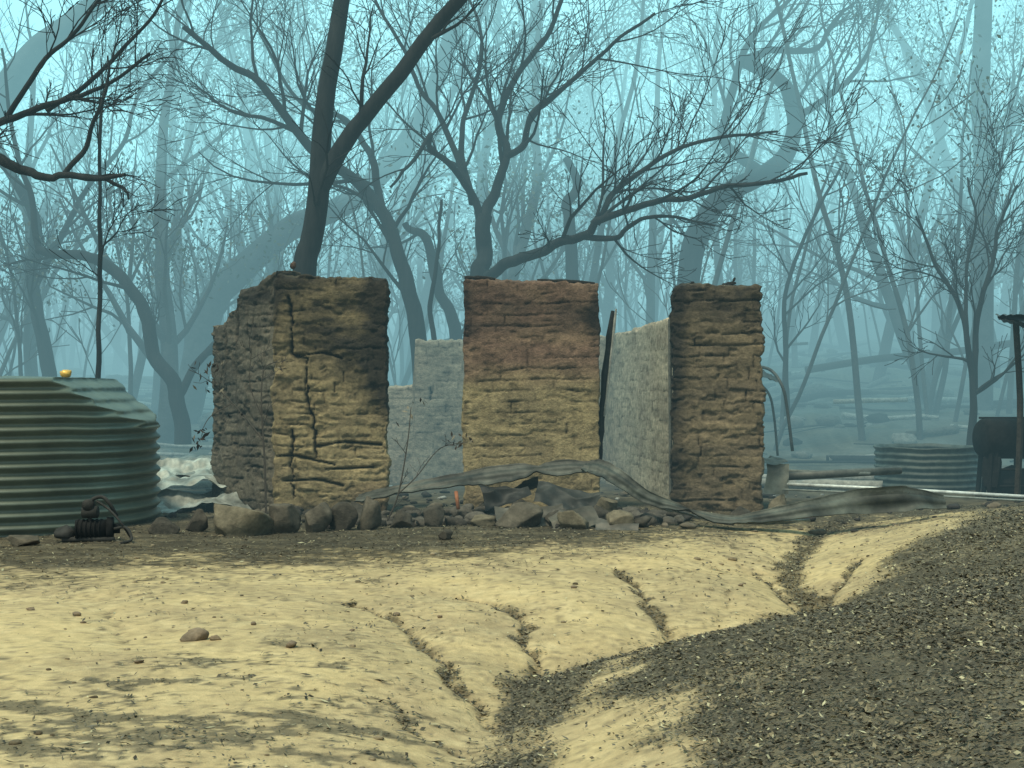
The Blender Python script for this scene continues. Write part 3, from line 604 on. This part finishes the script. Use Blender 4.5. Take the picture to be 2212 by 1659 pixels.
hero("burnt_eucalyptus", [
    ([(1040, 1050, 19), (1038, 620, 19), (1045, 560, 19), (1048, 470, 19)], .13, .10, 0, 1, 1),
    ([(1046, 520, 19), (1020, 430, 19), (985, 370, 18.8), (930, 325, 18.6), (925, 296, 18.5), (885, 350, 18.3), (850, 400, 18.2)], .06, .018, 4, 1.0, 2),
    ([(1020, 430, 19), (1005, 380, 19.2), (960, 280, 19.4), (905, 190, 19.6), (860, 80, 19.8), (800, -20, 20)], .055, .02, 7, 1.6, 2),
    ([(1048, 470, 19), (1075, 400, 19), (1090, 340, 19), (1080, 260, 19.2), (1120, 170, 19.2), (1190, 60, 19), (1230, -60, 19)], .08, .025, 8, 1.7, 2),
    ([(1090, 340, 19), (1130, 310, 18.8), (1150, 250, 18.6), (1210, 200, 18.4), (1300, 120, 18.2), (1420, 30, 18)], .055, .018, 8, 1.5, 2),
    ([(1020, 440, 19), (1000, 330, 19.4), (1010, 230, 19.6), (1040, 100, 19.6), (1010, -20, 20)], .05, .018, 7, 1.5, 2),
    ([(1052, 600, 18.8), (1110, 562, 18.4), (1190, 530, 18), (1265, 510, 17.8), (1300, 470, 17.6), (1400, 440, 17.4), (1500, 425, 17.3), (1610, 395, 17.2), (1750, 380, 17.2)], .08, .02, 11, 1.4, 2),
    ([(1265, 512, 17.8), (1330, 515, 17.6), (1380, 480, 17.4), (1450, 470, 17.4), (1540, 490, 17.2)], .042, .012, 5, .9, 2),
    ([(1290, 485, 17.8), (1350, 400, 17.8), (1450, 330, 17.6), (1560, 300, 17.5), (1680, 290, 17.5)], .042, .014, 9, 1.4, 2)])
hero("burnt_eucalyptus", [
    ([(915, 1000, 20), (905, 730, 20), (880, 620, 20), (845, 520, 20), (800, 430, 20), (730, 370, 19.8), (650, 290, 19.6), (560, 180, 19.4), (470, 130, 19.2), (390, 60, 19)], .13, .03, 12, 1.8, 2),
    ([(845, 520, 20), (820, 400, 20.2), (800, 330, 20.4), (740, 260, 20.6), (640, 210, 20.8), (560, 60, 21)], .07, .02, 8, 1.6, 2),
    ([(650, 290, 19.6), (590, 260, 19.6), (500, 240, 19.4), (420, 180, 19.4)], .04, .012, 6, 1.2, 2)])
hero("burnt_eucalyptus", [
    ([(395, 960, 21), (385, 840, 21), (330, 770, 21), (318, 690, 21), (280, 620, 21), (220, 575, 21), (150, 550, 21), (85, 545, 21)], .13, .06, 3, 1.4, 2),
    ([(385, 860, 21), (430, 780, 21), (500, 700, 21.3), (560, 640, 21.5)], .07, .03, 2, 1, 1),
    ([(85, 545, 21), (60, 400, 21), (20, 260, 21), (0, 100, 21)], .055, .02, 5, 1.6, 2)])
hero("burnt_eucalyptus", [
    ([(380, 1010, 27), (420, 800, 27), (455, 660, 27), (540, 560, 27), (640, 485, 27), (760, 430, 27), (880, 300, 27), (960, 120, 27), (1000, -60, 27)], .34, .14, 7, 2.6, 2)], M_bark2)
hero("burnt_eucalyptus", [
    ([(-300, 1100, 15.5), (-260, 700, 15.5), (-180, 420, 15.5), (-60, 330, 15.3), (0, 352, 15.2), (60, 372, 15.1), (130, 378, 15), (200, 380, 15), (262, 382, 14.9)], .10, .02, 2, .5, 1),
    ([(170, 380, 15), (230, 390, 15), (268, 408, 15), (280, 428, 15)], .03, .012, 1, .3, 0),
    ([(-180, 420, 15.5), (-80, 300, 15.4), (0, 262, 15.3), (90, 235, 15.2), (200, 200, 15.2), (330, 120, 15.1)], .06, .016, 6, 1.1, 2),
    ([(140, 375, 15), (190, 300, 15), (232, 190, 15), (235, 120, 15)], .032, .01, 4, .7, 1),
    ([(10, 262, 15.3), (80, 150, 15.3), (170, 60, 15.3), (240, -60, 15.3)], .035, .014, 5, 1.3, 2),
    ([(100, 240, 15.3), (220, 150, 15.3), (330, 30, 15.2), (380, -80, 15.2)], .03, .012, 4, 1.2, 2)])
hero("burnt_sapling", [([(213, 900, 16), (212, 700, 16), (214, 540, 16), (212, 400, 16), (225, 200, 16)], .032, .018, 4, 1.2, 2)])
hero("burnt_eucalyptus", [
    ([(110, 950, 23), (100, 780, 23), (75, 620, 23), (70, 480, 23), (20, 380, 23), (-40, 280, 23)], .13, .07, 5, 2, 2),
    ([(75, 620, 23), (130, 520, 23), (180, 430, 23), (260, 320, 23), (300, 200, 23), (420, 60, 23)], .06, .02, 9, 2, 2)])
hero("burnt_eucalyptus", [
    ([(-250, 500, 25), (-60, 290, 25), (60, 130, 25), (150, 50, 25), (260, -40, 25)], .3, .18, 4, 2, 2), ([(-250, 1050, 25), (-260, 700, 25), (-250, 480, 25)], .32, .3, 0, 1, 0)], M_bark2)
hero("burnt_sapling", [
    ([(945, 1000, 19.6), (938, 740, 19.6), (930, 640, 19.6), (945, 540, 19.6), (958, 430, 19.6)], .045, .02, 1, .4, 0),
    ([(1000, 1000, 22), (985, 740, 22), (950, 640, 22), (925, 520, 22), (880, 480, 22)], .12, .05, 3, 1, 1)])
hero("burnt_eucalyptus", [
    ([(1235, 1000, 23), (1232, 560, 23), (1228, 440, 23), (1250, 400, 23), (1225, 340, 23)], .11, .06, 1, .4, 0)])
hero("burnt_eucalyptus", [
    ([(1480, 1000, 24), (1490, 610, 24), (1530, 470, 24), (1600, 400, 24), (1690, 350, 24), (1712, 260, 24), (1690, 180, 24), (1610, 130, 24)], .22, .10, 4, 1.8, 2),
    ([(1640, 370, 24), (1560, 290, 24), (1590, 160, 24), (1640, 60, 24), (1740, -40, 24)], .10, .03, 7, 2, 2),
    ([(1610, 130, 24), (1660, 105, 24), (1760, 110, 24), (1790, 60, 24), (1840, 20, 24)], .08, .02, 6, 1.4, 2),
    ([(1712, 260, 24), (1800, 200, 24), (1880, 110, 24), (1900, -20, 24)], .07, .02, 7, 1.7, 2)])
hero("burnt_eucalyptus", [
    ([(2095, 980, 18.5), (2105, 850, 18.5), (2090, 740, 18.5), (2065, 640, 18.5), (2020, 560, 18.5), (1975, 470, 18.5)], .055, .016, 8, 1.2, 2),
    ([(2105, 850, 18.5), (2112, 700, 18.5), (2140, 580, 18.5), (2160, 480, 18.5), (2200, 400, 18.5)], .045, .013, 8, 1.2, 2),
    ([(2090, 740, 18.5), (2085, 600, 18.6), (2105, 480, 18.6), (2090, 380, 18.6)], .03, .010, 7, 1.1, 2),
    ([(2108, 850, 18.5), (2170, 810, 18.3), (2215, 740, 18.3)], .025, .01, 3, .6, 1)])
hero("tall_eucalyptus", [([(2120, 1000, 26), (2125, 480, 26), (2118, 200, 26), (2128, -60, 26), (2130, -300, 26)], .2, .14, 4, 2.5, 2)], M_bark2, .4)
hero("burnt_eucalyptus", [
    ([(1700, 900, 22), (1695, 780, 22), (1690, 650, 22), (1740, 500, 22), (1820, 350, 22)], .05, .02, 8, 1.6, 2)])

# distant burnt forest
fb = MB(); spots = []
tries = 0
while len(spots) < 200 and tries < 8000:
    tries += 1
    y = 24+52*rs.rand()**0.85; x = rs.uniform(-.47, .47)*y+rs.uniform(-1, 1)
    if any((x-a)**2+(y-b)**2 < (1.1+.012*y)**2 for a, b in spots): continue
    spots.append((x, y))
def ftree(x, y, H, r, nb, lv, blen, leanx):
    z = float(hfun(x, y))-.1
    lean = np.array([rs.randn()*.17+leanx, rs.randn()*.12, 1]); lean /= np.linalg.norm(lean)
    p = np.array([x, y, z]); d = lean; pts = [p]; ds = [d]; ns = 14
    for i in range(ns):
        d = d+rs.randn(3)*.06; d[2] += .02; d /= np.linalg.norm(d); p = p+d*H/ns; pts.append(p); ds.append(d)
    rad = r*(1-np.linspace(0, 1, ns+1)*.75); tube(fb, smooth_path(pts, ns*2+1), np.interp(np.linspace(0, 1, ns*2+1), np.linspace(0, 1, ns+1), rad), 7)
    for k in range(nb):
        i = int(rs.uniform(2.2, ns)); dd = ds[i]; q = rs.randn(3); q -= dd*np.dot(q, dd); q /= np.linalg.norm(q)
        a = rs.uniform(.4, .9); nd = dd*math.cos(a)+q*math.sin(a)
        grow(fb, pts[i], nd, rs.uniform(.5, 1.1)*blen, rad[i]*rs.uniform(.4, .65), lv, 6, .14, .05, (4, 3), 5, .75, .009, True)
for (x, y) in spots:
    ftree(x, y, rs.uniform(7, 14), rs.uniform(.06, .18)*(1.3 if rs.rand() < .25 else 1), rs.randint(6, 11), 2 if y < 55 else 1, 3.6, .08)
for i in range(210):   # thin regrowth poles between the big trees
    y = 22+40*rs.rand(); ftree(rs.uniform(-.45, .45)*y, y, rs.uniform(4, 11), rs.uniform(.025, .06), rs.randint(3, 7), 1, 2.0, .05)
fb.obj("distant_burnt_forest", M_bark2)
T = np.array(tips); keep = T[:, 2] > 2.2+0.03*T[:, 1]
T = T[keep]; cl = fbm(T[:, 0]*.25, T[:, 1]*.25, T[:, 2]*.35) > -0.05; T = T[cl]
n = 270000; idx = rs.randint(0, len(T), n); c = T[idx]+rs.randn(n, 3)*np.array([.30, .30, .24])
d = rs.randn(n, 3); d[:, 2] -= .8; d /= np.linalg.norm(d, axis=1)[:, None]; e = np.cross(d, rs.randn(n, 3)); e /= np.linalg.norm(e, axis=1)[:, None]
Ls = rs.uniform(.04, .09, n)[:, None]*(.7+c[:, 1:2]/60); Ws = rs.uniform(.013, .028, n)[:, None]*(.7+c[:, 1:2]/60)
v = np.stack([c-d*Ls*.6, c+e*Ws, c+d*Ls*.6, c-e*Ws], 1)
lc = np.array([.14, .125, .08])*(.5+.9*rs.rand(n, 1)); lc = np.where(rs.rand(n, 1) < .3, np.array([.09, .11, .06]), lc)
mb = MB(); mb.add(v.reshape(-1, 3), np.arange(n*4).reshape(-1, 4), np.repeat(lc, 4, 0)); mb.obj("scorched_foliage", M_leaf, False)

mb = MB()
def onground(x, y): return np.array([x, y, float(hfun(x, y))])
for i in range(210):
    y = rs.uniform(17, 44); x = rs.uniform(-.42, .42)*y
    if abs(x) < 2.2 and y < 19.5: continue
    a = rs.uniform(-.6, .6)+(math.pi if rs.rand() < .5 else 0); L = rs.uniform(.8, 4.5); r = rs.uniform(.012, .08)
    pts = []
    for t in np.linspace(-.5, .5, 7):
        xx = x+math.cos(a)*L*t+rs.randn()*.04; yy = y+math.sin(a)*L*t; q = onground(xx, yy); q[2] += r*.7+.10*rs.rand()*L*.2; pts.append(q)
    k = rs.rand(); col = (.40, .38, .32) if k < .2 else ((.12, .11, .09) if k < .5 else (.03, .027, .025))
    tube(mb, pts, np.linspace(r, r*.6, 7), 6, col, True)
tube(mb, smooth_path([P(1740, 800, 27), P(1900, 775, 27), P(2050, 762, 27), P(2230, 735, 27)], 14), .07, 8, (.05, .045, .04), True)
tube(mb, smooth_path([P(1700, 745, 30), P(1745, 742, 30)], 5), .03, 6, (.08, .07, .06), True)
tube(mb, [P(1800, 868, 23.5), P(1900, 865, 23.5), P(1960, 864, 23.5)], .04, 8, (.4, .38, .32), True)
mb.obj("fallen_logs", M_rock, True)
mb = MB()
for i in range(700):
    y = rs.uniform(17, 46); x = rs.uniform(-.42, .42)*y
    if abs(x) < 2.3 and y < 19: continue
    w = .05+.26*rs.rand()**3; col = np.array([.10, .095, .08])*rs.uniform(.3, 2.4)
    rock(mb, (x, y, float(hfun(x, y))+w*.2), (w*1.3, w, w*.6), 4000+i, col, (6, 9), 6)
mb.obj("scattered_stones", M_rock)

def sapling(name, limbs, leaves):
    mb = MB(); mb.dc = (.07, .06, .05)
    for pts, r0, r1, nc in limbs:
        c = smooth_path([P(*q) for q in pts], 16); tube(mb, c, np.linspace(r0, r1, 16), 5, (.09, .075, .06)); t = np.gradient(c, axis=0)
        for k in range(nc):
            i = rs.randint(3, 15); dd = t[i]/np.linalg.norm(t[i]); q = rs.randn(3); q -= dd*np.dot(q, dd); q /= np.linalg.norm(q); nd = dd*.7+q*.7
            grow(mb, c[i], nd, rs.uniform(.12, .35), .004, 1, 5, .2, .03, (3, 2), 4, .7, .0024)
    for (u, v, D, n, s) in leaves:
        for k in range(n):
            c = P(u, v, D)+rs.randn(3)*np.array([.05, .05, .05])*s; d = rs.randn(3); d[2] -= .7; d /= np.linalg.norm(d); e = np.cross(d, rs.randn(3)); e /= np.linalg.norm(e)
            L = rs.uniform(.025, .045); W = L*.35; col = (.05, .035, .025) if rs.rand() < .75 else (.2, .17, .12)
            vv = np.array([c-d*L, c+e*W, c+d*L, c-e*W]); mb.add(vv, [[0, 1, 2, 3]], col)
    mb.obj(name, M_litter, False)
sapling("scorched_sapling", [([(835, 1130, 13.1), (860, 1070, 13.1), (880, 960, 13.1), (888, 880, 13.1)], .010, .004, 4), ([(862, 1066, 13.1), (900, 1030, 13.1), (950, 970, 13.1), (1010, 955, 13.1)], .007, .003, 3)],
        [(885, 900, 13.1, 6, 1), (905, 870, 13.1, 4, 1), (985, 958, 13.1, 8, .8), (1010, 950, 13.1, 6, .8), (960, 965, 13.1, 3, 1)])
sapling("scorched_sapling", [([(575, 1120, 13.2), (572, 1000, 13.2), (565, 880, 13.2), (570, 800, 13.2), (600, 780, 13.2)], .012, .004, 5), ([(566, 900, 13.2), (540, 830, 13.2), (545, 740, 13.2)], .007, .003, 4), ([(568, 950, 13.2), (510, 880, 13.3), (450, 820, 13.3)], .007, .003, 4), ([(500, 872, 13.3), (455, 900, 13.3), (436, 930, 13.3)], .005, .003, 0)],
        [(455, 815, 13.3, 16, 1.6), (440, 800, 13.3, 8, 1), (480, 840, 13.3, 6, 1), (435, 940, 13.3, 16, .8), (430, 965, 13.3, 10, .6), (540, 900, 13.2, 6, 2), (600, 790, 13.2, 4, 1)])

# ------------------------------------------------------------- smoke (self-glowing volumes, emission in place of scattered light)
sm = empty("smoke_haze")
def smoke(name, lo, hi, dens, L, extra=None):
    lo = np.array(lo, float); hi = np.array(hi, float)
    v = [(lo[0], lo[1], lo[2]), (hi[0], lo[1], lo[2]), (hi[0], hi[1], lo[2]), (lo[0], hi[1], lo[2]), (lo[0], lo[1], hi[2]), (hi[0], lo[1], hi[2]), (hi[0], hi[1], hi[2]), (lo[0], hi[1], hi[2])]
    f = [(3, 2, 1, 0), (4, 5, 6, 7), (0, 1, 5, 4), (1, 2, 6, 5), (2, 3, 7, 6), (3, 0, 4, 7)]
    me = bpy.data.meshes.new(name); me.from_pydata(v, [], f); me.update(); o = bpy.data.objects.new(name, me); sc.collection.objects.link(o); o.parent = sm
    m = bpy.data.materials.new(name); m.use_nodes = True; nt = m.node_tree; nt.nodes.clear()
    out = nt.nodes.new("ShaderNodeOutputMaterial"); em = nt.nodes.new("ShaderNodeEmission")
    em.inputs[0].default_value = (*L, 1)
    if dens > 0:
        ab = nt.nodes.new("ShaderNodeVolumeAbsorption"); ab.inputs["Color"].default_value = (0, 0, 0, 1); ab.inputs["Density"].default_value = dens
        em.inputs[1].default_value = dens; ad = nt.nodes.new("ShaderNodeAddShader")
        nt.links.new(ab.outputs[0], ad.inputs[0]); nt.links.new(em.outputs[0], ad.inputs[1]); nt.links.new(ad.outputs[0], out.inputs["Volume"])
    else:
        em.inputs[1].default_value = extra; nt.links.new(em.outputs[0], out.inputs["Volume"])
    me.materials.append(m)
HZ = (.250, .495, .545)  # haze colour that the smoke volumes emit themselves
smoke("thin_emissive_smoke", (-70, 10.5, -6), (70, 95, 45), .012, HZ)
smoke("thick_emissive_smoke", (-69, 15.6, -5), (69, 94, 44), .033, HZ)
smoke("upper_haze_glow", (-68, 20, 4.5), (68, 93, 43), 0, (.40, .95, 1.02), .040)  # no absorption, pure emission added to brighten the upper haze

# ------------------------------------------------------------- light
w = bpy.data.worlds.new("World"); sc.world = w; w.use_nodes = True
nt = w.node_tree; bg = nt.nodes["Background"]
sky = nt.nodes.new("ShaderNodeTexSky"); sky.sky_type = 'NISHITA'; sky.sun_disc = False
el = math.radians(64); az = math.radians(212)   # sun towards: azimuth from +Y clockwise
sky.sun_elevation = el; sky.sun_rotation = az; sky.dust_density = 3.0; sky.air_density = 1.2
tint = nt.nodes.new("ShaderNodeMix"); tint.data_type = 'RGBA'; tint.blend_type = 'MULTIPLY'; tint.inputs[0].default_value = 1
tint.inputs[7].default_value = (.84, 1.0, .86, 1)
nt.links.new(sky.outputs[0], tint.inputs[6]); nt.links.new(tint.outputs[2], bg.inputs[0]); bg.inputs[1].default_value = 0.14
sd = bpy.data.lights.new("sun", 'SUN'); sd.energy = 2.4; sd.angle = math.radians(7); sd.color = (1.0, .93, .72)
so = bpy.data.objects.new("sun", sd); sc.collection.objects.link(so)
dirv = Vector((math.sin(az)*math.cos(el), math.cos(az)*math.cos(el), math.sin(el)))
so.rotation_euler = (-dirv).to_track_quat('-Z', 'Y').to_euler()
sc.view_settings.view_transform = 'Standard'; sc.view_settings.look = 'None'; sc.view_settings.exposure = 0

cam = bpy.data.cameras.new("camera"); co = bpy.data.objects.new("camera", cam); sc.collection.objects.link(co)
co.location = (0, 0, CAMH); co.rotation_euler = (math.radians(90), 0, 0); cam.sensor_width = 36; cam.lens = 36*FP/2212; cam.clip_start = .05; cam.clip_end = 1000
sc.camera = co
